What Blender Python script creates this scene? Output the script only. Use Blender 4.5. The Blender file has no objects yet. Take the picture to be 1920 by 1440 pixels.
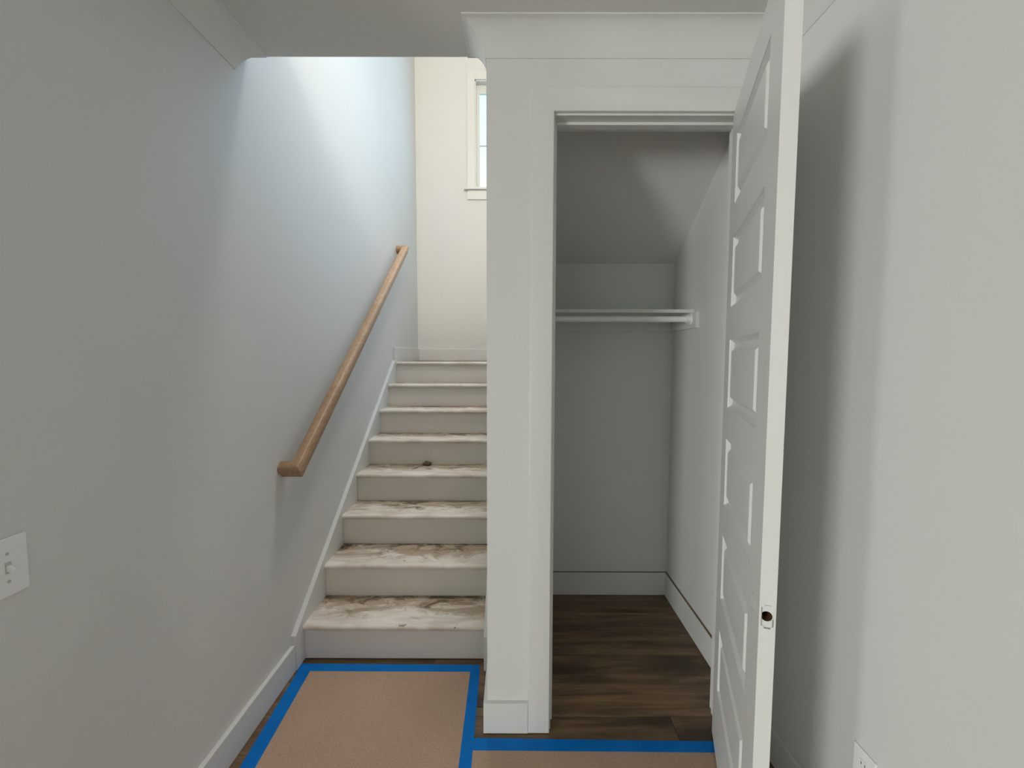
import bpy, bmesh, math, random
from mathutils import Vector, Matrix

random.seed(7)
scene = bpy.context.scene
COL = scene.collection

# ---------------------------------------------------------------- camera
CAM_H = 1.540
cam_data = bpy.data.cameras.new('camera')
cam_data.sensor_fit = 'HORIZONTAL'
cam_data.sensor_width = 36.0
cam_data.lens = 789.8 / 1920.0 * 36.0
cam_data.clip_start = 0.02
cam_data.clip_end = 200.0
cam = bpy.data.objects.new('camera', cam_data)
COL.objects.link(cam)
cam.matrix_world = (Matrix.Translation((0, 0, CAM_H)) @ Matrix.Rotation(0.0016, 4, 'Z')
                    @ Matrix.Rotation(math.pi / 2 - 0.0657, 4, 'X') @ Matrix.Rotation(0.0022, 4, 'Z'))
scene.camera = cam

# ---------------------------------------------------------------- colour management
vs = scene.view_settings
vs.view_transform = 'Standard'
vs.look = 'None'
vs.exposure = 0.14
vs.gamma = 1.0
vs.use_curve_mapping = False

cy_ = scene.cycles
cy_.max_bounces = 6
cy_.glossy_bounces = 2
cy_.transmission_bounces = 2
cy_.caustics_reflective = False
cy_.caustics_refractive = False

# ---------------------------------------------------------------- world: plain bright hazy sky
world = bpy.data.worlds.new('sky')
scene.world = world
world.use_nodes = True
wn = world.node_tree.nodes
wl = world.node_tree.links
wn.clear()
w_out = wn.new('ShaderNodeOutputWorld')
w_bg = wn.new('ShaderNodeBackground')
w_geo = wn.new('ShaderNodeTexCoord')
w_sep = wn.new('ShaderNodeSeparateXYZ')
w_ramp = wn.new('ShaderNodeValToRGB')
w_ramp.color_ramp.elements[0].position = 0.0
w_ramp.color_ramp.elements[0].color = (0.62, 0.90, 0.88, 1)
w_ramp.color_ramp.elements[1].position = 0.75
w_ramp.color_ramp.elements[1].color = (0.76, 0.98, 1.0, 1)
e = w_ramp.color_ramp.elements.new(0.40)
e.color = (0.74, 0.99, 1.0, 1)
wl.new(w_geo.outputs['Generated'], w_sep.inputs[0])
wl.new(w_sep.outputs['Z'], w_ramp.inputs['Fac'])
wl.new(w_ramp.outputs['Color'], w_bg.inputs['Color'])
w_bg.inputs['Strength'].default_value = 1.3
wl.new(w_bg.outputs[0], w_out.inputs[0])

# ---------------------------------------------------------------- daylight through the windows, plus added fill lights
def area_light(name, loc, direction, sx, sy, power, color):
    d = bpy.data.lights.new(name, 'AREA')
    d.shape = 'RECTANGLE'
    d.size = sx
    d.size_y = sy
    d.energy = power
    d.color = color
    o = bpy.data.objects.new(name, d)
    COL.objects.link(o)
    o.location = loc
    o.rotation_euler = Vector(direction).to_track_quat('-Z', 'Y').to_euler()
    return o

area_light('daylight_west_window', (-6.40, -2.75, 1.45), (1, 0, 0), 0.60, 2.10, 78, (1.0, 1.0, 0.96))
area_light('daylight_wide_window', (-6.40, -5.30, 1.50), (1, 0, 0), 1.70, 1.80, 370, (0.97, 1.0, 0.98))
area_light('fill_south_window', (-2.60, -7.50, 1.50), (0, 1, 0), 2.20, 1.80, 15, (0.90, 0.96, 1.0))  # added fill from behind the camera, for more frontal light
area_light('daylight_stair_window', (0.08, 4.76, 3.97), (0, -1, 0), 0.62, 1.00, 9, (0.42, 0.66, 1.0))
area_light('fill_upstairs_window', (0.0, -1.44, 4.85), (0, 1, -0.35), 1.20, 1.20, 150, (1.0, 0.84, 0.69))  # unseen warm fill, added to brighten the landing wall
area_light('fill_upstairs_side_window', (0.95, 3.05, 4.45), (-1, -0.2, -0.85), 1.30, 1.20, 11, (0.42, 0.68, 1.0)).data.spread = math.radians(115)  # unseen cool fill, added for the stairwell's left wall and treads

# ================================================================ dimensions
XL, XR = -1.076, 0.998
YF, YFB = 1.641, 1.755          # closet wall, hall face and closet face
ZC = 2.743                      # hall ceiling
YEND = 1.78                     # ceiling edge at the stairwell
XP = -0.101                     # stair side of the partition
XCL = 0.02                      # closet side of the partition
CYB = 2.644                     # closet back wall
YB = 4.803                      # landing wall
RISE, RUN, D0, NOSE = 0.1859, 0.2544, 2.028, 0.020
NST = 8
ZL = NST * RISE                 # landing level
YL = D0 + (NST - 1) * RUN       # landing nosing
XSL, XSR = -1.052, -0.138       # skirt faces
BT, BH = 0.015, 0.1313          # baseboard
ZTOP = 5.60
Z2 = 3.16
CROWN_Z, CROWN_P = 2.643, 0.083

# ================================================================ materials
def new_mat(name):
    m = bpy.data.materials.new(name)
    m.use_nodes = True
    nt = m.node_tree
    b = nt.nodes['Principled BSDF']
    return m, nt, b

def N(nt, kind, **kw):
    n = nt.nodes.new(kind)
    for k, v in kw.items():
        setattr(n, k, v)
    return n

def paint(name, col, rough=0.5, bump=0.0, scale=220.0, var=0.02, spec=0.4):
    m, nt, b = new_mat(name)
    tc = N(nt, 'ShaderNodeTexCoord')
    n1 = N(nt, 'ShaderNodeTexNoise')
    n1.inputs['Scale'].default_value = 2.3
    n1.inputs['Detail'].default_value = 3
    nt.links.new(tc.outputs['Object'], n1.inputs['Vector'])
    mix = N(nt, 'ShaderNodeMix', data_type='RGBA')
    mix.inputs['A'].default_value = (*[c * (1 - var) for c in col], 1)
    mix.inputs['B'].default_value = (*[min(1, c * (1 + var)) for c in col], 1)
    nt.links.new(n1.outputs['Fac'], mix.inputs['Factor'])
    nt.links.new(mix.outputs['Result'], b.inputs['Base Color'])
    b.inputs['Roughness'].default_value = rough
    b.inputs['Specular IOR Level'].default_value = spec
    if bump:
        n2 = N(nt, 'ShaderNodeTexNoise')
        n2.inputs['Scale'].default_value = scale
        n2.inputs['Detail'].default_value = 2
        nt.links.new(tc.outputs['Object'], n2.inputs['Vector'])
        bp = N(nt, 'ShaderNodeBump')
        bp.inputs['Strength'].default_value = bump
        bp.inputs['Distance'].default_value = 0.002
        nt.links.new(n2.outputs['Fac'], bp.inputs['Height'])
        nt.links.new(bp.outputs['Normal'], b.inputs['Normal'])
    return m

M_WALL = paint('wall_paint', (0.70, 0.704, 0.692), 0.62, 0.10, 260, 0.012, 0.3)
M_ROOM = paint('room_paint', (0.50, 0.50, 0.47), 0.62, 0.10, 260, 0.012, 0.3)
M_CEIL = paint('ceiling_paint', (0.74, 0.74, 0.72), 0.8, 0.08, 200, 0.012, 0.2)
M_TRIM = paint('trim_paint', (0.71, 0.714, 0.698), 0.42, 0.03, 60, 0.01, 0.45)
M_DOOR = paint('door_paint', (0.73, 0.735, 0.722), 0.36, 0.03, 60, 0.01, 0.45)
M_PLASTIC = paint('white_plastic', (0.86, 0.87, 0.87), 0.3, 0, 1, 0.0, 0.5)
M_DARK = paint('dark_slot', (0.03, 0.03, 0.03), 0.6, 0, 1, 0.0, 0.3)
M_BOREWOOD = paint('raw_bore_wood', (0.12, 0.07, 0.035), 0.8, 0.2, 300, 0.2, 0.2)
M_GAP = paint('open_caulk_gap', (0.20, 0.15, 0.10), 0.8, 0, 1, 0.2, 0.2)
M_RECESS_SHADE = paint('recess_shade_grey', (0.30, 0.295, 0.28), 0.7, 0, 1, 0.05, 0.3)  # shade along the latch recess, put into the colour
M_SCUFF = paint('grey_scuff', (0.52, 0.52, 0.50), 0.6, 0, 1, 0.03, 0.3)
M_STEEL = paint('brushed_steel', (0.5, 0.5, 0.5), 0.35, 0, 1, 0.0, 0.5)
M_STEEL.node_tree.nodes['Principled BSDF'].inputs['Metallic'].default_value = 1.0
M_BROWN = paint('brown_clod', (0.13, 0.085, 0.05), 0.9, 0.5, 90, 0.3, 0.2)
M_GREYCLOD = paint('grey_crumb', (0.10, 0.09, 0.08), 0.9, 0.5, 90, 0.3, 0.2)
M_GLOB = paint('white_glob', (0.82, 0.80, 0.76), 0.6, 0.5, 90, 0.05, 0.3)

def wood(name, c1, c2, axis=0, stretch=14.0, scale=5.0, rough=0.45, dark=None, obj_random=True, bump=0.05):
    """grain runs along the given object axis"""
    m, nt, b = new_mat(name)
    tc = N(nt, 'ShaderNodeTexCoord')
    oi = N(nt, 'ShaderNodeObjectInfo')
    add = N(nt, 'ShaderNodeVectorMath', operation='ADD')
    mul = N(nt, 'ShaderNodeVectorMath', operation='SCALE')
    comb = N(nt, 'ShaderNodeCombineXYZ')
    for i in range(3):
        nt.links.new(oi.outputs['Random'], comb.inputs[i])
    nt.links.new(comb.outputs[0], mul.inputs[0])
    mul.inputs['Scale'].default_value = 37.0
    nt.links.new(tc.outputs['Object'], add.inputs[0])
    nt.links.new(mul.outputs[0], add.inputs[1])
    mp = N(nt, 'ShaderNodeMapping')
    sc = [stretch, stretch, stretch]
    sc[axis] = 1.0
    mp.inputs['Scale'].default_value = sc
    nt.links.new(add.outputs[0], mp.inputs['Vector'])
    n1 = N(nt, 'ShaderNodeTexNoise')
    n1.inputs['Scale'].default_value = scale
    n1.inputs['Detail'].default_value = 8
    n1.inputs['Roughness'].default_value = 0.65
    n1.inputs['Distortion'].default_value = 0.6
    nt.links.new(mp.outputs[0], n1.inputs['Vector'])
    r = N(nt, 'ShaderNodeValToRGB')
    r.color_ramp.elements[0].position = 0.32
    r.color_ramp.elements[0].color = (*c1, 1)
    r.color_ramp.elements[1].position = 0.68
    r.color_ramp.elements[1].color = (*c2, 1)
    nt.links.new(n1.outputs['Fac'], r.inputs['Fac'])
    last = r.outputs['Color']
    if dark:
        n3 = N(nt, 'ShaderNodeTexNoise')
        n3.inputs['Scale'].default_value = 1.6
        n3.inputs['Detail'].default_value = 4
        mp2 = N(nt, 'ShaderNodeMapping')
        s2 = [3.2, 3.2, 3.2]
        s2[axis] = 1.0
        mp2.inputs['Scale'].default_value = s2
        nt.links.new(add.outputs[0], mp2.inputs['Vector'])
        nt.links.new(mp2.outputs[0], n3.inputs['Vector'])
        r3 = N(nt, 'ShaderNodeValToRGB')
        r3.color_ramp.elements[0].position = 0.56
        r3.color_ramp.elements[0].color = (0, 0, 0, 1)
        r3.color_ramp.elements[1].position = 0.72
        r3.color_ramp.elements[1].color = (1, 1, 1, 1)
        nt.links.new(n3.outputs['Fac'], r3.inputs['Fac'])
        mx = N(nt, 'ShaderNodeMix', data_type='RGBA')
        nt.links.new(r3.outputs['Color'], mx.inputs['Factor'])
        nt.links.new(last, mx.inputs['A'])
        mx.inputs['B'].default_value = (*dark, 1)
        last = mx.outputs['Result']
    if obj_random:
        hsv = N(nt, 'ShaderNodeHueSaturation')
        mr = N(nt, 'ShaderNodeMapRange')
        mr.inputs['To Min'].default_value = 0.78
        mr.inputs['To Max'].default_value = 1.22
        nt.links.new(oi.outputs['Random'], mr.inputs['Value'])
        nt.links.new(mr.outputs[0], hsv.inputs['Value'])
        nt.links.new(last, hsv.inputs['Color'])
        last = hsv.outputs['Color']
    nt.links.new(last, b.inputs['Base Color'])
    b.inputs['Roughness'].default_value = rough
    bp = N(nt, 'ShaderNodeBump')
    bp.inputs['Strength'].default_value = bump
    bp.inputs['Distance'].default_value = 0.002
    nt.links.new(n1.outputs['Fac'], bp.inputs['Height'])
    nt.links.new(bp.outputs['Normal'], b.inputs['Normal'])
    return m

M_PLANK = wood('vinyl_plank', (0.078, 0.044, 0.020), (0.27, 0.17, 0.092), 0, 12.0, 2.2, 0.42, dark=(0.055, 0.033, 0.018))
M_OAK = wood('oak_handrail', (0.33, 0.19, 0.10), (0.50, 0.32, 0.19), 1, 18.0, 3.0, 0.42)

def paper_mat():
    m, nt, b = new_mat('kraft_floor_paper')
    tc = N(nt, 'ShaderNodeTexCoord')
    n1 = N(nt, 'ShaderNodeTexNoise')
    n1.inputs['Scale'].default_value = 160
    n1.inputs['Detail'].default_value = 4
    n2 = N(nt, 'ShaderNodeTexNoise')
    n2.inputs['Scale'].default_value = 3.0
    n2.inputs['Detail'].default_value = 3
    for n in (n1, n2):
        nt.links.new(tc.outputs['Object'], n.inputs['Vector'])
    r = N(nt, 'ShaderNodeValToRGB')
    r.color_ramp.elements[0].position = 0.3
    r.color_ramp.elements[0].color = (0.41, 0.275, 0.195, 1)
    r.color_ramp.elements[1].position = 0.7
    r.color_ramp.elements[1].color = (0.51, 0.36, 0.27, 1)
    nt.links.new(n1.outputs['Fac'], r.inputs['Fac'])
    hs = N(nt, 'ShaderNodeHueSaturation')
    mr = N(nt, 'ShaderNodeMapRange')
    mr.inputs['To Min'].default_value = 0.88
    mr.inputs['To Max'].default_value = 1.12
    nt.links.new(n2.outputs['Fac'], mr.inputs['Value'])
    nt.links.new(mr.outputs[0], hs.inputs['Value'])
    nt.links.new(r.outputs['Color'], hs.inputs['Color'])
    nt.links.new(hs.outputs['Color'], b.inputs['Base Color'])
    b.inputs['Roughness'].default_value = 0.85
    b.inputs['Specular IOR Level'].default_value = 0.25
    return m
M_PAPER = paper_mat()

def tape_mat():
    m, nt, b = new_mat('blue_painters_tape')
    tc = N(nt, 'ShaderNodeTexCoord')
    n1 = N(nt, 'ShaderNodeTexNoise')
    n1.inputs['Scale'].default_value = 9
    n1.inputs['Detail'].default_value = 5
    nt.links.new(tc.outputs['Object'], n1.inputs['Vector'])
    r = N(nt, 'ShaderNodeValToRGB')
    r.color_ramp.elements[0].position = 0.3
    r.color_ramp.elements[0].color = (0.002, 0.150, 0.52, 1)
    r.color_ramp.elements[1].position = 0.7
    r.color_ramp.elements[1].color = (0.004, 0.190, 0.62, 1)
    nt.links.new(n1.outputs['Fac'], r.inputs['Fac'])
    nt.links.new(r.outputs['Color'], b.inputs['Base Color'])
    b.inputs['Roughness'].default_value = 0.6
    b.inputs['Specular IOR Level'].default_value = 0.12
    return m
M_TAPE = tape_mat()

def tread_mat():
    """white paint with muddy, scuffed dirt: smears, specks; dirtier towards the riser behind"""
    m, nt, b = new_mat('muddy_white_tread')
    tc = N(nt, 'ShaderNodeTexCoord')
    oi = N(nt, 'ShaderNodeObjectInfo')
    comb = N(nt, 'ShaderNodeCombineXYZ')
    mulr = N(nt, 'ShaderNodeMath', operation='MULTIPLY')
    mulr.inputs[1].default_value = 23.0
    nt.links.new(oi.outputs['Random'], mulr.inputs[0])
    nt.links.new(mulr.outputs[0], comb.inputs[2])
    nt.links.new(mulr.outputs[0], comb.inputs[0])
    add = N(nt, 'ShaderNodeVectorMath', operation='ADD')
    nt.links.new(tc.outputs['Object'], add.inputs[0])
    nt.links.new(comb.outputs[0], add.inputs[1])
    sep = N(nt, 'ShaderNodeSeparateXYZ')
    nt.links.new(tc.outputs['Object'], sep.inputs[0])

    def noise(scale, detail, mapping, dist=0.0, rough=0.6):
        mp = N(nt, 'ShaderNodeMapping')
        mp.inputs['Scale'].default_value = mapping
        nt.links.new(add.outputs[0], mp.inputs['Vector'])
        n = N(nt, 'ShaderNodeTexNoise')
        n.inputs['Scale'].default_value = scale
        n.inputs['Detail'].default_value = detail
        n.inputs['Roughness'].default_value = rough
        n.inputs['Distortion'].default_value = dist
        nt.links.new(mp.outputs[0], n.inputs['Vector'])
        return n.outputs['Fac']

    def ramp(sock, p0, p1, c0=(0, 0, 0, 1), c1=(1, 1, 1, 1)):
        r = N(nt, 'ShaderNodeValToRGB')
        r.color_ramp.elements[0].position = p0
        r.color_ramp.elements[0].color = c0
        r.color_ramp.elements[1].position = p1
        r.color_ramp.elements[1].color = c1
        nt.links.new(sock, r.inputs['Fac'])
        return r.outputs['Color']

    def math_(op, a, bb):
        n = N(nt, 'ShaderNodeMath', operation=op)
        for i, s in enumerate((a, bb)):
            if isinstance(s, (int, float)):
                n.inputs[i].default_value = s
            else:
                nt.links.new(s, n.inputs[i])
        return n.outputs[0]

    def mix(fac, a, bb):
        mx = N(nt, 'ShaderNodeMix', data_type='RGBA')
        nt.links.new(fac, mx.inputs['Factor'])
        for k, s in (('A', a), ('B', bb)):
            if isinstance(s, tuple):
                mx.inputs[k].default_value = s
            else:
                nt.links.new(s, mx.inputs[k])
        return mx.outputs['Result']

    # object y: 0 at the nosing front, RUN at the back; object x centred
    back = N(nt, 'ShaderNodeMapRange')
    back.inputs['From Min'].default_value = 0.02
    back.inputs['From Max'].default_value = 0.25
    nt.links.new(sep.outputs['Y'], back.inputs['Value'])
    back = back.outputs[0]
    top = N(nt, 'ShaderNodeMapRange')           # only the upper face catches mud
    top.inputs['From Min'].default_value = -0.012
    top.inputs['From Max'].default_value = -0.001
    nt.links.new(sep.outputs['Z'], top.inputs['Value'])
    top = top.outputs[0]
    # pale scuffed film
    film = ramp(noise(3.0, 6, (1.6, 4.5, 1.0), 0.8), 0.36, 0.66)
    base = mix(film, (0.86, 0.81, 0.745, 1), (0.64, 0.56, 0.47, 1))
    # tan smears, more of them towards the back
    sm = math_('ADD', noise(2.6, 9, (1.4, 3.0, 1.0), 1.4, 0.7), math_('MULTIPLY', math_('SUBTRACT', back, 0.5), 0.30))
    tan = ramp(sm, 0.45, 0.58)
    base = mix(math_('MULTIPLY', math_('MULTIPLY', tan, top), 0.75), base, (0.35, 0.245, 0.145, 1))
    # dark mud in patches
    md = math_('ADD', noise(3.4, 10, (1.3, 2.2, 1.0), 1.6, 0.74), math_('MULTIPLY', math_('SUBTRACT', back, 0.6), 0.22))
    mud = ramp(md, 0.535, 0.63)
    base = mix(math_('MULTIPLY', math_('MULTIPLY', mud, top), 0.85), base, (0.095, 0.062, 0.030, 1))
    # specks
    sp = ramp(noise(34.0, 2, (1, 1, 1)), 0.74, 0.77)
    base = mix(math_('MULTIPLY', sp, 0.8), base, (0.07, 0.055, 0.04, 1))
    nt.links.new(base, b.inputs['Base Color'])
    b.inputs['Roughness'].default_value = 0.5
    bp = N(nt, 'ShaderNodeBump')
    bp.inputs['Strength'].default_value = 0.25
    bp.inputs['Distance'].default_value = 0.003
    nt.links.new(noise(7.0, 6, (1.0, 3.0, 1.0), 0.8), bp.inputs['Height'])
    nt.links.new(bp.outputs['Normal'], b.inputs['Normal'])
    return m
M_TREAD = tread_mat()
M_RISER = paint('riser_paint', (0.79, 0.75, 0.70), 0.5, 0.05, 60, 0.03, 0.35)

def glass_mat():
    m, nt, b = new_mat('clear_window_glass')
    nt.nodes.remove(b)
    out = nt.nodes['Material Output']
    tr = N(nt, 'ShaderNodeBsdfTransparent')
    tr.inputs['Color'].default_value = (0.93, 0.98, 0.97, 1)
    gl = N(nt, 'ShaderNodeBsdfGlossy')
    gl.inputs['Roughness'].default_value = 0.02
    mx = N(nt, 'ShaderNodeMixShader')
    mx.inputs[0].default_value = 0.05
    nt.links.new(tr.outputs[0], mx.inputs[1])
    nt.links.new(gl.outputs[0], mx.inputs[2])
    nt.links.new(mx.outputs[0], out.inputs['Surface'])
    return m
M_GLASS = glass_mat()

def fill_lamp_mat():
    m, nt, b = new_mat('fill_lamp_diffuser')
    b.inputs['Base Color'].default_value = (0.9, 0.88, 0.82, 1)
    b.inputs['Emission Color'].default_value = (1.0, 0.86, 0.68, 1)
    b.inputs['Emission Strength'].default_value = 2.0
    return m
M_FILL_LAMP = fill_lamp_mat()

# ================================================================ mesh helpers
def bm_box(bm, x0, x1, y0, y1, z0, z1, bevel=0.0):
    r = bmesh.ops.create_cube(bm, size=1.0)
    vs_ = r['verts']
    for v in vs_:
        v.co = Vector(((x0 + x1) / 2 + v.co.x * (x1 - x0), (y0 + y1) / 2 + v.co.y * (y1 - y0), (z0 + z1) / 2 + v.co.z * (z1 - z0)))
    if bevel:
        ed = list({e for v in vs_ for e in v.link_edges})
        bmesh.ops.bevel(bm, geom=ed, offset=bevel, segments=2, profile=0.5, affect='EDGES')
    return bm

def bm_prism(bm, pts, vec):
    """closed polygon (3D points) extruded along vec"""
    v1 = [bm.verts.new(p) for p in pts]
    v2 = [bm.verts.new(Vector(p) + Vector(vec)) for p in pts]
    n = len(pts)
    bm.faces.new(v1[::-1])
    bm.faces.new(v2)
    for i in range(n):
        bm.faces.new((v1[i], v1[(i + 1) % n], v2[(i + 1) % n], v2[i]))
    bmesh.ops.recalc_face_normals(bm, faces=bm.faces[:])
    return bm

def bm_loft(bm, rings, cap=True, closed=True):
    vr = [[bm.verts.new(p) for p in ring] for ring in rings]
    n = len(rings[0])
    for a, b_ in zip(vr, vr[1:]):
        for i in range(n if closed else n - 1):
            bm.faces.new((a[i], a[(i + 1) % n], b_[(i + 1) % n], b_[i]))
    if cap:
        bm.faces.new(vr[0][::-1])
        bm.faces.new(vr[-1])
    bmesh.ops.recalc_face_normals(bm, faces=bm.faces[:])
    return bm

def bm_cyl(bm, p0, p1, r0, r1=None, seg=20, cap=True):
    r1 = r0 if r1 is None else r1
    p0, p1 = Vector(p0), Vector(p1)
    d = (p1 - p0).normalized()
    u = d.orthogonal().normalized()
    w = d.cross(u)
    rings = [[p + (u * math.cos(2 * math.pi * i / seg) + w * math.sin(2 * math.pi * i / seg)) * r for i in range(seg)]
             for p, r in ((p0, r0), (p1, r1))]
    return bm_loft(bm, rings, cap)

def obj(name, bm, mat, parent=None, loc=None, smooth=False):
    me = bpy.data.meshes.new(name)
    if loc is not None:
        bmesh.ops.translate(bm, verts=bm.verts[:], vec=-Vector(loc))
    if smooth:
        for f in bm.faces:
            f.smooth = True
    bm.to_mesh(me)
    bm.free()
    if mat is not None:
        me.materials.append(mat)
    o = bpy.data.objects.new(name, me)
    COL.objects.link(o)
    if loc is not None:
        o.location = loc
    if parent is not None:
        o.parent = parent
        o.matrix_parent_inverse = Matrix.Translation(parent.location).inverted() if parent.type == 'EMPTY' else parent.matrix_world.inverted()
    return o

def auto_smooth(o, ang=35):
    me = o.data
    for p in me.polygons:
        p.use_smooth = True
    bm = bmesh.new()
    bm.from_mesh(me)
    for e_ in bm.edges:
        if len(e_.link_faces) == 2 and e_.calc_face_angle(0) > math.radians(ang):
            e_.smooth = False
    bm.to_mesh(me)
    bm.free()

def boxes(name, lst, mat, parent=None, bevel=0.0, loc=None):
    bm = bmesh.new()
    for b in lst:
        bm_box(bm, *b, bevel=bevel)
    return obj(name, bm, mat, parent, loc)

def tag(o, label, cat, group=None, kind=None):
    o['label'] = label
    o['category'] = cat
    if group:
        o['group'] = group
    if kind:
        o['kind'] = kind
    return o

def struct(o, label, cat):
    return tag(o, label, cat, kind='structure')

def empty(name, loc):
    o = bpy.data.objects.new(name, None)
    COL.objects.link(o)
    o.location = loc
    o.empty_display_size = 0.05
    return o

# ================================================================ the room shell
RX0, RY0, RY1 = -6.5, -7.6, 0.75      # the room behind the camera
WT = 0.115

# floor slab; planks are laid on it as pieces
floor = struct(boxes('floor', [(RX0, XR + WT, RY0, 2.05, -0.12, -0.004), (XL, XR + WT, 2.05, YB, -0.12, -0.004)], M_PLANK),
               'dark brown wood-look plank floor of hall and closet', 'floor')

def plank_rows(x0, x1, y0, y1, pw, pl, yphase, stagger=0.437):
    out = []
    k0 = math.floor((y0 - yphase) / pw)
    k1 = math.ceil((y1 - yphase) / pw)
    for k in range(k0, k1):
        ya, yb = yphase + k * pw, yphase + (k + 1) * pw
        off = (k * stagger) % 1.0 * pl
        x = x0 - off
        while x < x1:
            a, b_ = max(x, x0), min(x + pl, x1)
            c, d = max(ya, y0), min(yb, y1)
            if b_ - a > 0.01 and d - c > 0.01:
                out.append((a, b_, c, d))
            x += pl
    return out

def add_planks(rects):
    for a, b_, c, d in rects:
        bm = bmesh.new()
        g = 0.0007
        bm_box(bm, a + g, b_ - g, c + g, d - g, -0.004, 0.0)
        up = [e_ for e_ in bm.edges if all(abs(v.co.z) < 1e-6 for v in e_.verts)]
        bmesh.ops.bevel(bm, geom=up, offset=0.0012, segments=1, affect='EDGES')
        obj('plank', bm, M_PLANK, floor, loc=((a + b_) / 2, (c + d) / 2, 0.0))

PW, PLN, PH = 0.1835, 1.22, 1.7107
add_planks([(a, b_, c, d) for a, b_, c, d in plank_rows(XL, XR, 0.75, YFB, PW, PLN, PH)])
add_planks([(a, b_, c, d) for a, b_, c, d in plank_rows(XL, XP, YFB, 2.047, PW, PLN, PH)])
add_planks([(a, b_, c, d) for a, b_, c, d in plank_rows(XCL, XR, YFB, CYB, PW, PLN, PH, 0.0)])

# ceiling of the hall and room behind: its far edge stops at the stairwell
struct(boxes('ceiling', [(RX0, XR + WT, RY0, YEND, ZC, Z2)], M_CEIL), 'flat white hall ceiling ending at the stairwell opening', 'ceiling')
struct(boxes('ceiling_upper', [(XL - WT, XR + WT, -1.6, YB + WT, ZTOP, ZTOP + .1)], M_CEIL), 'white ceiling high above the stairwell', 'ceiling')

struct(boxes('wall_left', [(XL - WT, XL, RY1, YB + WT, -0.12, ZC), (XL - WT, XL, YEND, YB + WT, ZC, ZTOP), (XL - WT, XL, -1.6, YEND, Z2, ZTOP)], M_WALL),
       'tall white wall on the left carrying the handrail', 'wall')
W6 = (2.40, 3.70, 3.85, 5.05)
struct(boxes('wall_right', [(XR, XR + WT, RY0, YB + WT, -0.12, ZC), (XR, XR + WT, YEND, YB + WT, ZC, W6[2]), (XR, XR + WT, YEND, YB + WT, W6[3], ZTOP),
                            (XR, XR + WT, YEND, W6[0], W6[2], W6[3]), (XR, XR + WT, W6[1], YB + WT, W6[2], W6[3]), (XR, XR + WT, -1.6, YEND, Z2, ZTOP)], M_WALL),
       'plain white wall on the right behind the open door', 'wall')

# landing wall with the window opening
WX0, WX1, WZ0, WZ1 = -0.42, 0.46, 3.398, 4.547
struct(boxes('wall_landing', [(XL, WX0, YB, YB + WT, -0.12, ZTOP), (WX1, XR, YB, YB + WT, -0.12, ZTOP),
                              (WX0, WX1, YB, YB + WT, -0.12, WZ0), (WX0, WX1, YB, YB + WT, WZ1, ZTOP)], M_WALL),
       'pale wall at the head of the stairs with the window', 'wall')

# closet front wall (with door opening), partition beside the stairs, closet back wall
JX0, JX1 = 0.1576, 0.868           # jamb faces
JT = 0.018
HZ = 2.441                         # underside of head jamb
struct(boxes('wall_closet_front', [(XP, JX0 - JT, YF, YFB, -0.12, ZC), (JX1 + JT, XR, YF, YFB, -0.12, ZC),
                                   (JX0 - JT, JX1 + JT, YF, YFB, HZ + JT, ZC)], M_WALL),
       'white wall around the closet doorway', 'wall')
bm = bmesh.new()
bm_prism(bm, [(XP, YFB, -0.12), (XP, YL, -0.12), (XP, YL, 2.00), (XP, YL - (ZC - 2.00) / .731, ZC), (XP, YFB, ZC)], (XCL - XP, 0, 0))
bm_prism(bm, [(XP, YEND, ZC), (XP, YL - (ZC - 2.00) / .731, ZC), (XP, YEND, 3.48)], (XCL - XP, 0, 0))
struct(obj('wall_stair_side', bm, M_WALL),
       'white partition between the stairs and the closet', 'wall')
struct(boxes('wall_closet_back', [(XCL, XR, CYB, CYB + .1, -0.12, 2.12)], M_WALL), 'white back wall of the closet behind the rod', 'wall')

# sloping closet ceiling = underside of the upper flight
SS = 0.665
zs = lambda y: 2.111 + SS * (CYB - y)
bm = bmesh.new()
bm_prism(bm, [(XCL, YFB, zs(YFB)), (XCL, YL, zs(YL)), (XCL, YL, zs(YL) + .05), (XCL, YFB, zs(YFB) + .05)], (XR - XCL, 0, 0))
struct(obj('ceiling_closet', bm, M_WALL), 'sloping white ceiling inside the closet', 'ceiling')

# the room behind the camera (light source side)
W4 = (-3.70, -1.50, 0.60, 2.40)
struct(boxes('wall_behind', [(RX0, W4[0], RY0 - WT, RY0, -0.12, ZC), (W4[1], XR, RY0 - WT, RY0, -0.12, ZC),
                             (W4[0], W4[1], RY0 - WT, RY0, -0.12, W4[2]), (W4[0], W4[1], RY0 - WT, RY0, W4[3], ZC)], M_ROOM), 'wall of the room behind the camera', 'wall')
struct(boxes('wall_room_north', [(RX0, XL - WT, RY1, RY1 + WT, -0.12, ZC)], M_ROOM), 'wall beyond the hall corner on the left', 'wall')
W2 = (-3.05, -2.45, 0.40, 2.50)
W3 = (-6.15, -4.45, 0.60, 2.40)
struct(boxes('wall_room_west', [(RX0 - WT, RX0, RY0 - WT, W3[0], -0.12, ZC), (RX0 - WT, RX0, W3[1], W2[0], -0.12, ZC), (RX0 - WT, RX0, W2[1], RY1 + WT, -0.12, ZC),
                                (RX0 - WT, RX0, W2[0], W2[1], -0.12, W2[2]), (RX0 - WT, RX0, W2[0], W2[1], W2[3], ZC),
                                (RX0 - WT, RX0, W3[0], W3[1], -0.12, W3[2]), (RX0 - WT, RX0, W3[0], W3[1], W3[3], ZC)], M_ROOM), 'far wall of the room with two windows', 'wall')
W5 = (-0.60, 0.60, 4.25, 5.45)
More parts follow.
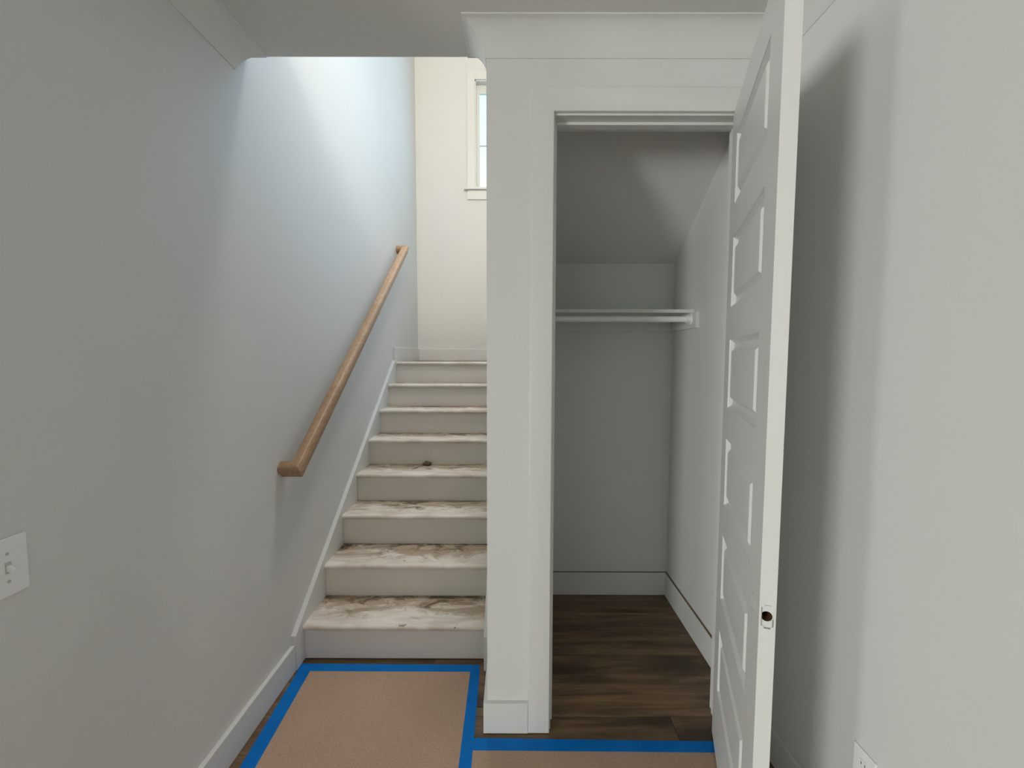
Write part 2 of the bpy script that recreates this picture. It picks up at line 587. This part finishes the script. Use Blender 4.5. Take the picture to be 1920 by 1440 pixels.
struct(boxes('wall_upper_front', [(XL, W5[0], -1.6, -1.5, Z2, ZTOP), (W5[1], XR, -1.6, -1.5, Z2, ZTOP),
                                  (W5[0], W5[1], -1.6, -1.5, Z2, W5[2]), (W5[0], W5[1], -1.6, -1.5, W5[3], ZTOP)], M_WALL), 'white wall of the upstairs hallway', 'wall')

def simple_window(name, axis, pos, a0, a1, z0, z1, label):
    """plain framed pane filling an opening; axis 'x' = wall normal along x"""
    root = empty(name, (pos, (a0 + a1) / 2, z0) if axis == 'x' else ((a0 + a1) / 2, pos, z0))
    fw, ft = 0.06, 0.05
    def bx(u0, u1, w0, w1, t0, t1):
        return (pos + t0, pos + t1, u0, u1, w0, w1) if axis == 'x' else (u0, u1, pos + t0, pos + t1, w0, w1)
    boxes('frame', [bx(a0, a0 + fw, z0, z1, -ft, 0), bx(a1 - fw, a1, z0, z1, -ft, 0),
                    bx(a0 + fw, a1 - fw, z0, z0 + fw, -ft, 0), bx(a0 + fw, a1 - fw, z1 - fw, z1, -ft, 0)], M_TRIM, root)
    boxes('pane', [bx(a0 + fw, a1 - fw, z0 + fw, z1 - fw, -.03, -.025)], M_GLASS, root)
    return struct(root, label, 'window')
simple_window('window_2', 'x', RX0, *W2, 'tall narrow window in the far wall of the room')
simple_window('window_3', 'x', RX0, *W3, 'wide window in the far wall of the room')
simple_window('fill_window_4', 'y', RY0, *W4, 'unseen window added behind the camera for frontal fill light')
simple_window('fill_window_6', 'x', XR + .05, *W6, 'unseen square window added high on the stairwell right wall for fill light')
simple_window('fill_window_5', 'y', -1.5, *W5, 'unseen square window added in the upstairs hallway for fill light')

# ---------------------------------------------------------------- crown moulding
def crown_profile():
    zc, zt, p = CROWN_Z, ZC, CROWN_P
    pts = [(0.0, zc), (0.003, zc), (0.004, zc + 0.002)]
    x0, z0 = 0.005, zc + 0.003
    x1, z1 = p - 0.002, zt - 0.005
    for i in range(11):
        t = math.pi / 2 * i / 10
        v = math.sin(t)
        q = 0.55 * (1 - math.cos(t)) + 0.45 * v
        pts.append((x0 + (x1 - x0) * q, z0 + (z1 - z0) * v))
    pts += [(p, zt - 0.004), (p, zt)]
    return pts

def crown(name, path, caps, label):
    """path: list of (x, y, offset_dir) where a profile point of projection q sits at (x, y) + q * dir; caps: self-return direction per end"""
    prof = crown_profile()
    rings = []
    for x, y, dx, dy in path:
        rings.append([Vector((x + q * dx, y + q * dy, z)) for q, z in prof] + [Vector((x, y, ZC))])
    bm = bmesh.new()
    bm_loft(bm, rings, cap=False)
    # mitred self-returns: profile swept back to the wall
    for end, back in caps:
        ring = rings[end]
        n = len(prof)
        for i in range(n - 1):
            a, b_ = ring[i], ring[i + 1]
            q0, q1 = prof[i][0], prof[i + 1][0]
            bk = Vector((back[0], back[1], 0))
            vsq = [bm.verts.new(p) for p in (a, b_, b_ + bk * q1, a + bk * q0)]
            try:
                bm.faces.new(vsq)
            except ValueError:
                pass
    bmesh.ops.remove_doubles(bm, verts=bm.verts[:], dist=1e-5)
    bmesh.ops.recalc_face_normals(bm, faces=bm.faces[:])
    o = obj(name, bm, M_TRIM)
    auto_smooth(o, 25)
    return struct(o, label, 'crown moulding')

crown('trim_1', [(XL, RY1, 1, 0), (XL, YEND - CROWN_P, 1, 1)], [(1, (-1, 0))], 'white cove crown moulding along the left wall')
crown('trim_2', [(XP, YEND - CROWN_P, -1, 1), (XP, YF, -1, -1), (XR, YF, -1, -1), (XR, RY0, -1, 0)], [(0, (1, 0))],
      'white cove crown moulding above the closet door and right wall')

# ---------------------------------------------------------------- baseboards
def baseboard(name, lst, label, bevel=0.0015):
    return struct(boxes(name, lst, M_TRIM, bevel=bevel), label, 'baseboard')
SKY0 = 1.963                     # front end of the stair skirts
baseboard('baseboard_left', [(XL, XL + .019, RY1, SKY0, .002, BH)], 'white baseboard at the foot of the left wall')
bm = bmesh.new()
poly = [(XP - BT, YF - .0178), (0.0641, YF - .0178), (0.0641, YF), (XP, YF), (XP, SKY0), (XP - BT, SKY0)]
bm_prism(bm, [(x, y, .003) for x, y in poly], (0, 0, BH - .003))
struct(obj('baseboard_front', bm, M_TRIM), 'short white baseboard wrapping the partition end', 'baseboard')
baseboard('baseboard_right', [(XR - BT, XR, RY0, YF, .002, BH)], 'white baseboard at the foot of the right wall')
baseboard('baseboard_closet_back', [(XCL, XR, CYB - BT, CYB, .002, .150)], 'white baseboard along the closet back wall')
baseboard('baseboard_closet_right', [(XR - BT, XR, YFB, CYB - BT, .002, .150)], 'white baseboard along the closet right wall')
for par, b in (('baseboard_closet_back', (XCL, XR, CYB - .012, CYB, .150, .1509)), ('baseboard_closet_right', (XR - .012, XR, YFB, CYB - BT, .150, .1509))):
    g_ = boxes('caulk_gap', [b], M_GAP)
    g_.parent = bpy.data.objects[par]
baseboard('baseboard_landing', [(XL, XR, YB - BT, YB, ZL + .001, ZL + BH)], 'white baseboard on the landing wall')
baseboard('baseboard_landing_left', [(XL, XL + .018, 3.79, YB - BT, ZL + .001, ZL + BH)], 'short white baseboard beside the landing on the left')

# ---------------------------------------------------------------- door frame of the closet
fr = empty('trim_3', ((JX0 + JX1) / 2, YF, 0))
CT, CW = 0.018, 0.0885
CX0 = JX0 - .005
CX1 = JX1 + .005
CZ = HZ + .007
bv = 0.0015
bm = bmesh.new()
zt_ = CZ + CW
bm_prism(bm, [(x, YF, z) for x, z in ((CX0 - CW, .002), (CX0, .002), (CX0, CZ), (CX1, CZ), (CX1, .002), (CX1 + CW, .002), (CX1 + CW, zt_), (CX0 - CW, zt_))], (0, -CT, 0))
fe = [e_ for e_ in bm.edges if all(abs(v.co.y - (YF - CT)) < 1e-6 for v in e_.verts)]
bmesh.ops.bevel(bm, geom=fe, offset=.005, segments=3, profile=.5, affect='EDGES')
o = obj('casing', bm, M_TRIM, fr)
auto_smooth(o, 35)
boxes('jamb', [(JX0 - JT, JX0, YF, YFB, .006, HZ)], M_TRIM, fr)
boxes('jamb', [(JX1, JX1 + JT, YF, YFB, .006, HZ)], M_TRIM, fr)
boxes('head_jamb', [(JX0 - JT, JX1 + JT, YF, YFB, HZ, HZ + JT)], M_TRIM, fr)
SY0, SY1, ST = YF + .044, YF + .079, .011
boxes('door_stop', [(JX0, JX0 + ST, SY0, SY1, .008, HZ)], M_TRIM, fr, .001)
boxes('door_stop', [(JX1 - ST, JX1, SY0, SY1, .008, HZ)], M_TRIM, fr, .001)
boxes('door_stop', [(JX0 + ST, JX1 - ST, SY0, SY1, HZ - ST, HZ)], M_TRIM, fr, .001)
struct(fr, 'white casing and jambs around the closet doorway', 'door frame')

# ================================================================ the closet door, standing open
DW, DT, DZ0, DZ1 = 0.711, 0.035, 0.012, 2.437
DA = math.radians(19.3)
P0 = Vector((0.820, 1.632, 0))
ds = Vector((-math.sin(DA), -math.cos(DA), 0))       # hinge edge to free edge
dn = Vector((math.cos(DA), -math.sin(DA), 0))        # closet-side face to hall-side face
DM = Matrix((( ds.x, dn.x, 0, P0.x), (ds.y, dn.y, 0, P0.y), (0, 0, 1, 0), (0, 0, 0, 1)))   # local: s, thickness, z
door = empty('door_1', (P0.x, P0.y, 0))
struct(door, 'white six-panel closet door standing open', 'door')
ps0, ps1 = 0.104, 0.586
pz = [(2.082, 2.323), (1.720, 1.964), (1.355, 1.602), (0.993, 1.240), (0.630, 0.876), (0.262, 0.506)]
bm = bmesh.new()
def dquad(bm, pts):
    bm.faces.new([bm.verts.new(p) for p in pts])
zcuts = [DZ0] + sorted(z for p in pz for z in p) + [DZ1]
for t in (0.0, DT):
    for i in range(len(zcuts) - 1):
        za, zb = zcuts[i], zcuts[i + 1]
        hole = (i % 2 == 1)
        for a, b_ in ((0, ps0), (ps0, ps1), (ps1, DW)):
            if hole and a == ps0:
                continue
            dquad(bm, [(a, t, za), (b_, t, za), (b_, t, zb), (a, t, zb)])
for i in range(len(zcuts) - 1):
    za, zb = zcuts[i], zcuts[i + 1]
    for s in (0.0, DW):
        dquad(bm, [(s, 0, za), (s, DT, za), (s, DT, zb), (s, 0, zb)])
for z in (DZ0, DZ1):
    for a, b_ in ((0, ps0), (ps0, ps1), (ps1, DW)):
        dquad(bm, [(a, 0, z), (b_, 0, z), (b_, DT, z), (a, DT, z)])
for za, zb in pz:                     # reveal edges around the openings
    for s in (ps0, ps1):
        dquad(bm, [(s, 0, za), (s, DT, za), (s, DT, zb), (s, 0, zb)])
    for z in (za, zb):
        dquad(bm, [(ps0, 0, z), (ps1, 0, z), (ps1, DT, z), (ps0, DT, z)])
bmesh.ops.remove_doubles(bm, verts=bm.verts[:], dist=1e-5)
bmesh.ops.recalc_face_normals(bm, faces=bm.faces[:])
# latch mortise and bore are cut out of the free edge
leaf_me = bpy.data.meshes.new('leaf')
bm.to_mesh(leaf_me)
bm.free()
leaf = bpy.data.objects.new('leaf', leaf_me)
COL.objects.link(leaf)
LZ = 0.928
cut = bmesh.new()
bm_box(cut, DW - .0032, DW + .01, .0045, .0305, LZ - .029, LZ + .029)
bev = [e_ for e_ in cut.edges if abs(e_.verts[0].co.x - e_.verts[1].co.x) > .005]
bmesh.ops.bevel(cut, geom=bev, offset=.006, segments=3, affect='EDGES')
bm_cyl(cut, (DW - .06, .0165, LZ), (DW + .02, .0165, LZ), .0122, seg=24)
cut_me = bpy.data.meshes.new('cut')
cut.to_mesh(cut_me)
cut.free()
cut_o = bpy.data.objects.new('cut', cut_me)
COL.objects.link(cut_o)
md = leaf.modifiers.new('bore', 'BOOLEAN')
md.object = cut_o
md.operation = 'DIFFERENCE'
md.solver = 'EXACT'
md.use_self = True
bpy.context.view_layer.update()
dg = bpy.context.evaluated_depsgraph_get()
new_me = bpy.data.meshes.new_from_object(leaf.evaluated_get(dg))
bpy.data.objects.remove(leaf)
bpy.data.objects.remove(cut_o)
bpy.data.meshes.remove(cut_me)

def in_door(o):
    o.parent = door
    o.matrix_parent_inverse = Matrix.Identity(4)
    o.matrix_basis = Matrix.Translation(-door.location) @ DM
    return o
new_me.materials.clear()
new_me.materials.append(M_DOOR)
leaf = bpy.data.objects.new('leaf', new_me)
COL.objects.link(leaf)
in_door(leaf)

def door_part(name, bm, mat):
    bmesh.ops.recalc_face_normals(bm, faces=bm.faces[:])
    return in_door(obj(name, bm, mat))
for za, zb in pz:                     # raised field inside a deep groove, both sides
    bm = bmesh.new()
    def ring(i, t):
        return [(ps0 + i, t, za + i), (ps1 - i, t, za + i), (ps1 - i, t, zb - i), (ps0 + i, t, zb - i)]
    for t0, sg, g in ((0.0, 1, .0150), (DT, -1, .0125)):
        prof_d = [(0.0, 0.0), (.0015, .003), (.011, g * .86), (.015, g), (.027, g), (.030, g * .9), (.043, .0020), (.0455, .0010)]
        rs = [ring(w, t0 + sg * d_) for w, d_ in prof_d]
        bm_loft(bm, rs, cap=False)
        bm.faces.new([bm.verts.new(p) for p in rs[-1]])
    bmesh.ops.remove_doubles(bm, verts=bm.verts[:], dist=1e-6)
    door_part('door_panel', bm, M_DOOR)
# bored hole lining, filled knob bore, hinges
bm = bmesh.new()
bm_cyl(bm, (DW - .059, .0165, LZ), (DW - .0034, .0165, LZ), .0120, seg=24, cap=False)
bm_cyl(bm, (DW - .0595, .0165, LZ), (DW - .059, .0165, LZ), .0120, seg=24)
o = door_part('latch_bore', bm, M_BOREWOOD)
o['label'] = 'raw brown wood inside the empty latch hole'
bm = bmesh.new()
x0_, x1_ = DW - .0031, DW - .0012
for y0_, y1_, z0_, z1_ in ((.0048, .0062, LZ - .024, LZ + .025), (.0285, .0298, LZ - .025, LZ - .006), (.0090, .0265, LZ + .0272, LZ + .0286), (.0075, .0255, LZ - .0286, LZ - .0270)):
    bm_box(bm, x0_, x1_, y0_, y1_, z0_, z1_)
o = door_part('mortise_shade', bm, M_RECESS_SHADE)  # dark strips painted in place of the recess's shade lines
o['label'] = 'grey strips painted as shade along the latch mortise edge'
bm = bmesh.new()
n = 28
rings = []
for rr, tt in ((.0225, -.0001), (.0222, -.0007), (.0195, -.0007), (.019, -.0001)):
    rings.append([(.645 + rr * math.cos(2 * math.pi * i / n), tt, .924 + rr * math.sin(2 * math.pi * i / n)) for i in range(n)])
bm_loft(bm, rings, cap=False)
o = door_part('knob_bore_ring', bm, M_SCUFF)
for z in (0.20, 1.22, 2.24):
    bm = bmesh.new()
    bm_cyl(bm, (-.012, DT + .006, z - .045), (-.012, DT + .006, z + .045), .006, seg=12)
    bm_box(bm, -.012, .0, DT - .001, DT + .001, z - .045, z + .045)
    door_part('hinge', bm, M_STEEL)

# ================================================================ the stairs
stairs = empty('staircase', ((XSL + XSR) / 2, D0, 0))
tag(stairs, 'white painted staircase with mud-smeared treads climbing beside the partition', 'staircase')
TTH = 0.028

def tread_bm(x0, x1, depth, jitter=0.0012):
    """local: y 0 = nosing front, z 0 = top"""
    prof = [(depth, 0.0), (0.05, 0.0), (0.016, 0.0)]
    for i in range(1, 8):
        a = math.pi / 2 + math.pi * i / 8
        prof.append((0.014 + 0.014 * math.cos(a), -0.014 + 0.014 * math.sin(a)))
    prof += [(0.016, -TTH), (depth, -TTH)]
    rings = []
    nseg = 36
    for k in range(nseg + 1):
        x = x0 + (x1 - x0) * k / nseg
        jy, jz = random.uniform(-1, 1) * jitter, random.uniform(-.6, .4) * jitter
        rings.append([(x, y + (jy if y < .03 else 0), z + (jz if y < .03 else 0)) for y, z in prof])
    bm = bmesh.new()
    bm_loft(bm, rings)
    return bm

def put(o, parent, loc):
    o.parent = parent
    o.matrix_parent_inverse = Matrix.Identity(4)
    o.location = Vector(loc) - parent.location
    return o

XM = (XSL + XSR) / 2
HWD = (XSR - XSL) / 2
for k in range(1, NST):
    o = obj('tread', tread_bm(-HWD, HWD, RUN + NOSE), M_TREAD)
    auto_smooth(o, 40)
    put(o, stairs, (XM, D0 + (k - 1) * RUN, k * RISE))
for k in range(1, NST + 1):
    y = D0 + (k - 1) * RUN + NOSE
    bm = bmesh.new()
    bm_box(bm, XSL, XSR, y, y + .018, (k - 1) * RISE + (.004 if k == 1 else .0), k * RISE - TTH)
    obj('riser', bm, M_RISER, stairs, loc=(XM, y, k * RISE - .1))
o = obj('landing_nosing', tread_bm(-HWD, HWD, .022), M_TREAD)
auto_smooth(o, 40)
put(o, stairs, (XM, YL, ZL))
struct(boxes('floor_landing', [(XL, XR, YL + .022, YB, ZL - .2, ZL)], M_TREAD, loc=(0, YL + .022, ZL)), 'landing at the top of the visible stairs', 'floor')
def skirt(x0, x1):
    z_at = lambda y: .177 + RISE / RUN * (y - SKY0)
    ye = 3.775
    pts = [(x0, SKY0, .004), (x0, SKY0, .177), (x0, ye, z_at(ye)), (x0, YL + .02, ZL), (x0, YL + .02, ZL - .30), (x0, SKY0 + .38, .004)]
    bm = bmesh.new()
    bm_prism(bm, pts, (x1 - x0, 0, 0))
    return bm
obj('skirt_board', skirt(XL, XSL), M_TRIM, stairs)
obj('skirt_board', skirt(XSR, XP), M_TRIM, stairs)

# upper flight, turning back over the closet
up = empty('upper_staircase', ((XCL + XR) / 2, YL, ZL))
struct(up, 'upper stair flight doubling back above the closet', 'staircase')
UXM, UHW = (XCL + XR) / 2, (XR - XCL) / 2
base_me = None
for k in range(1, 9):
    y = YL - (k - 1) * RUN
    bm = bmesh.new()
    bm_box(bm, XCL, XR, y - .020, y - .002, ZL + (k - 1) * RISE, ZL + k * RISE - TTH)
    obj('riser', bm, M_RISER, up)
    if base_me is None:
        o = obj('tread', tread_bm(-UHW, UHW, RUN + NOSE), M_TREAD)
        auto_smooth(o, 40)
        base_me = o.data
    else:
        o = bpy.data.objects.new('tread', base_me)
        COL.objects.link(o)
    put(o, up, (UXM, y, ZL + k * RISE))
    o.rotation_euler = (0, 0, math.pi)

# ---------------------------------------------------------------- bits left on the treads
def clod(name, size, mat, loc, seed, label, cat='debris', twig=None):
    rnd = random.Random(seed)
    bm = bmesh.new()
    bmesh.ops.create_icosphere(bm, subdivisions=2, radius=1.0)
    for v in bm.verts:
        s = 1 + rnd.uniform(-.25, .25)
        v.co = Vector((v.co.x * size[0] * s, v.co.y * size[1] * s, max(v.co.z * s, -.55) * size[2]))
    zmin = min(v.co.z for v in bm.verts)
    bmesh.ops.translate(bm, verts=bm.verts[:], vec=(0, 0, -zmin))
    if twig:
        root = empty(name, loc)
        a = obj('clod', bm, mat, smooth=True)
        put(a, root, loc)
        b2 = bmesh.new()
        pts = twig
        for p, q in zip(pts, pts[1:]):
            bm_cyl(b2, p, q, .0022, .0016, seg=7)
        t = obj('twig', b2, mat)
        put(t, root, loc)
        return tag(root, label, cat)
    o = obj(name, bm, mat, smooth=True)
    o.location = loc
    return tag(o, label, cat)
tz = lambda k: k * RISE + .0005
clod('dirt_clod', (.030, .020, .020), M_BROWN, (-.622, D0 + 4 * RUN - .020, tz(4)), 3,
     'brown dirt clod with a twig at the back of fourth tread', twig=[(-.015, -.01, .004), (-.05, -.035, .004), (-.062, -.085, .003), (-.085, -.11, .003)])
for i, (x, dy, s) in enumerate(((-1.035, .215, .010), (-1.018, .245, .008), (-.998, .238, .006))):
    clod('dirt_crumb', (s, s, s * .7), M_GREYCLOD, (x, D0 + RUN + dy, tz(2)), 20 + i,
         ['dark crumb nearest the nosing at left of second tread', 'dark crumb tucked in the left corner of second tread', 'smallest dark crumb by the left corner of second tread'][i])
clod('paint_glob', (.017, .009, .006), M_GLOB, (-.555, D0 + .012, tz(1)), 31, 'white paint glob on the nosing of the bottom tread')

# ================================================================ handrail
SL = math.atan(0.7377)
sdir = Vector((0, math.cos(SL), math.sin(SL)))
upv = Vector((0, -math.sin(SL), math.cos(SL)))
hr_x = -1.000
hr_a = Vector((hr_x, 1.926, 1.018))
hr_len = (3.968 - 1.926) / math.cos(SL)
hr = empty('handrail', (XL, 1.9, 0.95))
tag(hr, 'oak handrail with mitred returns fixed to the left wall', 'handrail')
half = [(.0, .0305), (.014, .0300), (.0185, .0285), (.0275, .0190), (.0295, .0150), (.0295, -.004), (.027, -.008), (.0215, -.012), (.0205, -.016), (.0205, -.036)]
prof = [(a, b_) for a, b_ in half] + [(-a, b_) for a, b_ in half[::-1] if a > 0]    # (side, up)
def rail_ring(c, mit=0):
    # side axis = +x ; mit shifts along the rail in proportion to side for 45 degree mitres
    return [c + Vector((1, 0, 0)) * a + upv * b_ + sdir * (mit * a) for a, b_ in prof]
joints = [0.0, (2.372 - 1.926) / math.cos(SL), (3.11 - 1.926) / math.cos(SL), hr_len]
shade = [(0.38, 0.235, 0.135), (0.42, 0.27, 0.16), (0.47, 0.31, 0.20)]
for i in range(3):
    a, b_ = joints[i], joints[i + 1]
    bm = bmesh.new()
    g0 = .0004 if i else 0
    bm_loft(bm, [rail_ring(hr_a + sdir * (a + g0), -1 if i == 0 else 0), rail_ring(hr_a + sdir * b_, 1 if i == 2 else 0)])
    c = shade[i]
    m = wood('oak_piece', tuple(v * .80 for v in c), tuple(min(1, v * 1.15) for v in c), 1, 18.0, 3.0, 0.42, obj_random=False)
    o = obj('rail_piece', bm, m, hr)
    auto_smooth(o, 30)
for c, sg in ((hr_a, 1), (hr_a + sdir * hr_len, -1)):
    # return: profile side axis points back along the rail (outer side away from it)
    bm = bmesh.new()
    r_wall = [Vector((XL + .0005, c.y, c.z)) + sdir * (-sg * a) + upv * b_ for a, b_ in prof]
    r_mit = [Vector((hr_x, c.y, c.z)) + sdir * (-sg * a) + upv * b_ + Vector((1, 0, 0)) * a for a, b_ in prof]
    bm_loft(bm, [r_wall, r_mit])
    m = M_OAK
    o = obj('rail_return', bm, m, hr)
    auto_smooth(o, 30)
bm = bmesh.new()
q = hr_a - upv * .036 + Vector((-.02, 0, 0))
bm_cyl(bm, q, q - upv * .006, .0035, .0025, seg=10)
obj('screw', bm, M_DARK, hr)

# ================================================================ window on the landing
win = empty('window_1', ((WX0 + WX1) / 2, YB, WZ0))
struct(win, 'narrow view of a white framed window above the landing', 'window')
CWW = 0.085
boxes('casing', [(WX0 - CWW, WX0, YB - .016, YB, WZ0, WZ1 + CWW)], M_TRIM, win, .001)
boxes('casing', [(WX1, WX1 + CWW, YB - .016, YB, WZ0, WZ1 + CWW)], M_TRIM, win, .001)
boxes('casing', [(WX0, WX1, YB - .016, YB, WZ1, WZ1 + CWW)], M_TRIM, win, .001)
boxes('sill', [(WX0 - CWW - .032, WX1 + CWW + .032, YB - .045, YB + .05, WZ0 - .024, WZ0)], M_TRIM, win, .003)
boxes('apron', [(WX0 - CWW, WX1 + CWW, YB - .016, YB, WZ0 - .125, WZ0 - .024)], M_TRIM, win, .001)
jd = YB + .07
boxes('jamb', [(WX0, WX0 + .012, YB, jd, WZ0, WZ1), (WX1 - .012, WX1, YB, jd, WZ0, WZ1), (WX0, WX1, YB, jd, WZ1 - .012, WZ1)], M_TRIM, win)
def sash(z0, z1, y, sw=.034):
    x0, x1 = WX0 + .012, WX1 - .012
    s = boxes('sash', [(x0, x0 + sw, y, y + .03, z0, z1), (x1 - sw, x1, y, y + .03, z0, z1),
                       (x0 + sw, x1 - sw, y, y + .03, z0, z0 + sw), (x0 + sw, x1 - sw, y, y + .03, z1 - sw * 1.6, z1)], M_TRIM, win, .002)
    p = boxes('pane', [(x0 + sw, x1 - sw, y + .012, y + .017, z0 + sw, z1 - sw * 1.6)], M_GLASS)
    p.parent = s
    p.matrix_parent_inverse = s.matrix_world.inverted()
    bar = boxes('grille_bar', [(x0 + sw, x1 - sw, y + .018, y + .023, 3.884, 3.896)], M_SCUFF)
    bar.parent = s
    return s
sash(WZ0, WZ1 - .05, jd - .005)
boxes('head_stop', [(WX0 + .012, WX1 - .012, jd - .005, jd + .03, WZ1 - .05, WZ1 - .012)], M_TRIM, win, .002)

# ================================================================ closet shelf and rod
sh = empty('closet_shelf', ((XCL + XR) / 2, 2.5, 1.70))
tag(sh, 'white shelf on cleats across the closet back wall', 'shelf')
boxes('shelf_board', [(XCL, XR, 2.340, CYB, 1.781, 1.800)], M_TRIM, sh, .001)
boxes('cleat', [(XCL + .018, XR - .018, CYB - .018, CYB, 1.695, 1.781)], M_TRIM, sh, .001)
boxes('cleat', [(XR - .018, XR, 2.275, CYB, 1.695, 1.781)], M_TRIM, sh, .001)
boxes('cleat', [(XCL, XCL + .018, 2.275, CYB, 1.695, 1.781)], M_TRIM, sh, .001)
rod = empty('closet_rod', ((XCL + XR) / 2, 2.345, 1.74))
tag(rod, 'white clothes rod hung under the closet shelf', 'rod')
RZ = 1.746
bm = bmesh.new()
bm_cyl(bm, (XCL + .022, 2.345, RZ), (XR - .022, 2.345, RZ), .0165, seg=24)
o = obj('rod_bar', bm, M_PLASTIC, rod)
auto_smooth(o, 40)
for x, sg in ((XCL + .018, 1), (XR - .018, -1)):
    bm = bmesh.new()
    bm_cyl(bm, (x, 2.345, RZ), (x + sg * .005, 2.345, RZ), .031, .029, seg=28)
    bm_cyl(bm, (x + sg * .005, 2.345, RZ), (x + sg * .028, 2.345, RZ), .0225, .0205, seg=28)
    o = obj('rod_socket', bm, M_PLASTIC, rod)
    auto_smooth(o, 40)

# ================================================================ floor paper and tape
def sheet(name, poly, z, th, mat, label, cat, group=None):
    bm = bmesh.new()
    bm_prism(bm, [(x, y, z) for x, y in poly], (0, 0, th))
    cx = sum(p[0] for p in poly) / len(poly)
    cy = sum(p[1] for p in poly) / len(poly)
    return tag(obj(name, bm, mat, loc=(cx, cy, z)), label, cat, group)
PZ = 0.0003
sheet('floor_paper', [(-0.93, 0.5), (-0.181, 0.5), (-0.181, 1.988), (-1.02, 1.988), (-.99, 1.477)], PZ, .0009, M_PAPER,
      'brown kraft protection paper leading up to the stairs', 'floor paper', )
sheet('floor_paper', [(-0.178, 0.5), (0.95, 0.5), (0.95, 1.572), (-0.178, 1.576)], PZ, .0009, M_PAPER,
      'brown kraft protection paper in front of the closet doorway', 'floor paper')
TZ = PZ + .0009 + .0001
sheet('tape_strip', [(-0.917, 0.5), (-0.860, 0.5), (-0.961, 1.477), (-0.989, 1.985), (-1.049, 1.985), (-1.019, 1.477)], TZ, .0003, M_TAPE,
      'blue painter\'s tape strip running beside the left baseboard', 'tape')
sheet('tape_strip', [(-1.055, 1.962), (-0.162, 1.961), (-0.162, 2.007), (-1.055, 2.012)], TZ + .0004, .0003, M_TAPE,
      'blue painter\'s tape strip across the foot of the stairs', 'tape')
sheet('tape_strip', [(-0.199, 0.5), (-0.151, 0.5), (-0.152, 1.48), (-0.158, 1.985), (-0.204, 1.985), (-0.200, 1.48)], TZ, .0003, M_TAPE,
      'blue painter\'s tape strip joining the two paper sheets', 'tape')
sheet('tape_strip', [(-0.186, 1.550), (0.955, 1.543), (0.955, 1.590), (-0.150, 1.603), (-.186, 1.603)], TZ + .0004, .0003, M_TAPE,
      'blue painter\'s tape strip across the closet doorway', 'tape')

# ================================================================ switch and outlet
sw = empty('light_switch', (XL, .864, 1.090))
tag(sw, 'white toggle light switch on the left wall', 'light switch')
boxes('wall_plate', [(XL, XL + .007, .826, .902, 1.027, 1.154)], M_PLASTIC, sw, .003)
bm = bmesh.new()
bm_box(bm, XL + .006, XL + .0080, .864 - .0055, .864 + .0055, 1.078, 1.102)
obj('toggle_slot', bm, M_SCUFF, sw)
bm = bmesh.new()
bm_prism(bm, [(XL + .006, .864 - .004, 1.084), (XL + .006, .864 - .004, 1.096), (XL + .022, .864 - .0035, 1.086), (XL + .022, .864 - .0035, 1.078)], (0, .008, 0))
obj('toggle', bm, M_PLASTIC, sw)
for z in (1.060, 1.120):
    bm = bmesh.new()
    bm_cyl(bm, (XL + .0065, .864, z), (XL + .0079, .864, z), .0035, .003, seg=12)
    obj('screw', bm, M_SCUFF, sw)

ou = empty('outlet', (XR, 1.1165, .37))
tag(ou, 'white electrical outlet low on the right wall', 'outlet')
boxes('cover_plate', [(XR - .006, XR, 1.080, 1.153, .313, .430)], M_PLASTIC, ou, .002)
for z in (.352, .391):
    bm = bmesh.new()
    rr = [(XR - .0065, 1.1165 + .0165 * math.cos(2 * math.pi * i / 20), z + max(-.0125, min(.0125, .0165 * math.sin(2 * math.pi * i / 20)))) for i in range(20)]
    bm_prism(bm, rr, (-.0015, 0, 0))
    r_ = obj('receptacle', bm, M_PLASTIC, ou)
    for dy in (-.006, .006):
        s_ = boxes('slot', [(XR - .0084, XR - .0078, 1.1165 + dy - .001, 1.1165 + dy + .001, z - .002, z + .006)], M_DARK)
        s_.parent = r_
        s_.matrix_parent_inverse = (ou.matrix_world if False else Matrix.Translation(ou.location)).inverted() @ Matrix.Translation(ou.location)

# ================================================================ unseen lamp added on the stairwell ceiling to light the treads
lp = empty('fill_lamp', (0.0, 2.5, ZTOP))
tag(lp, 'unseen round fill lamp added on the upper stairwell ceiling', 'lamp')
bm = bmesh.new()
bm_cyl(bm, (0.0, 2.5, ZTOP), (0.0, 2.5, ZTOP - .03), .34, .34, seg=40)
obj('base', bm, M_STEEL, lp)
bm = bmesh.new()
rings = []
for i in range(7):
    a = math.pi / 2 * i / 6
    rings.append([(0.0 + .325 * math.cos(a) * math.cos(t), 2.5 + .325 * math.cos(a) * math.sin(t), ZTOP - .03 - .07 * math.sin(a)) if i < 6 else
                  (0.0 + .004 * math.cos(t), 2.5 + .004 * math.sin(t), ZTOP - .10) for t in [2 * math.pi * j / 28 for j in range(28)]])
bm_loft(bm, rings)
obj('lamp_shade', bm, M_FILL_LAMP, lp, smooth=True)
ld = bpy.data.lights.new('fill_lamp_light', 'AREA')
ld.shape = 'DISK'
ld.size = .62
ld.energy = 12
ld.spread = math.radians(75)
ld.color = (1.0, 0.96, 0.91)
lo = bpy.data.objects.new('fill_lamp_light', ld)
COL.objects.link(lo)
lo.location = (0.0, 2.5, ZTOP - .12)
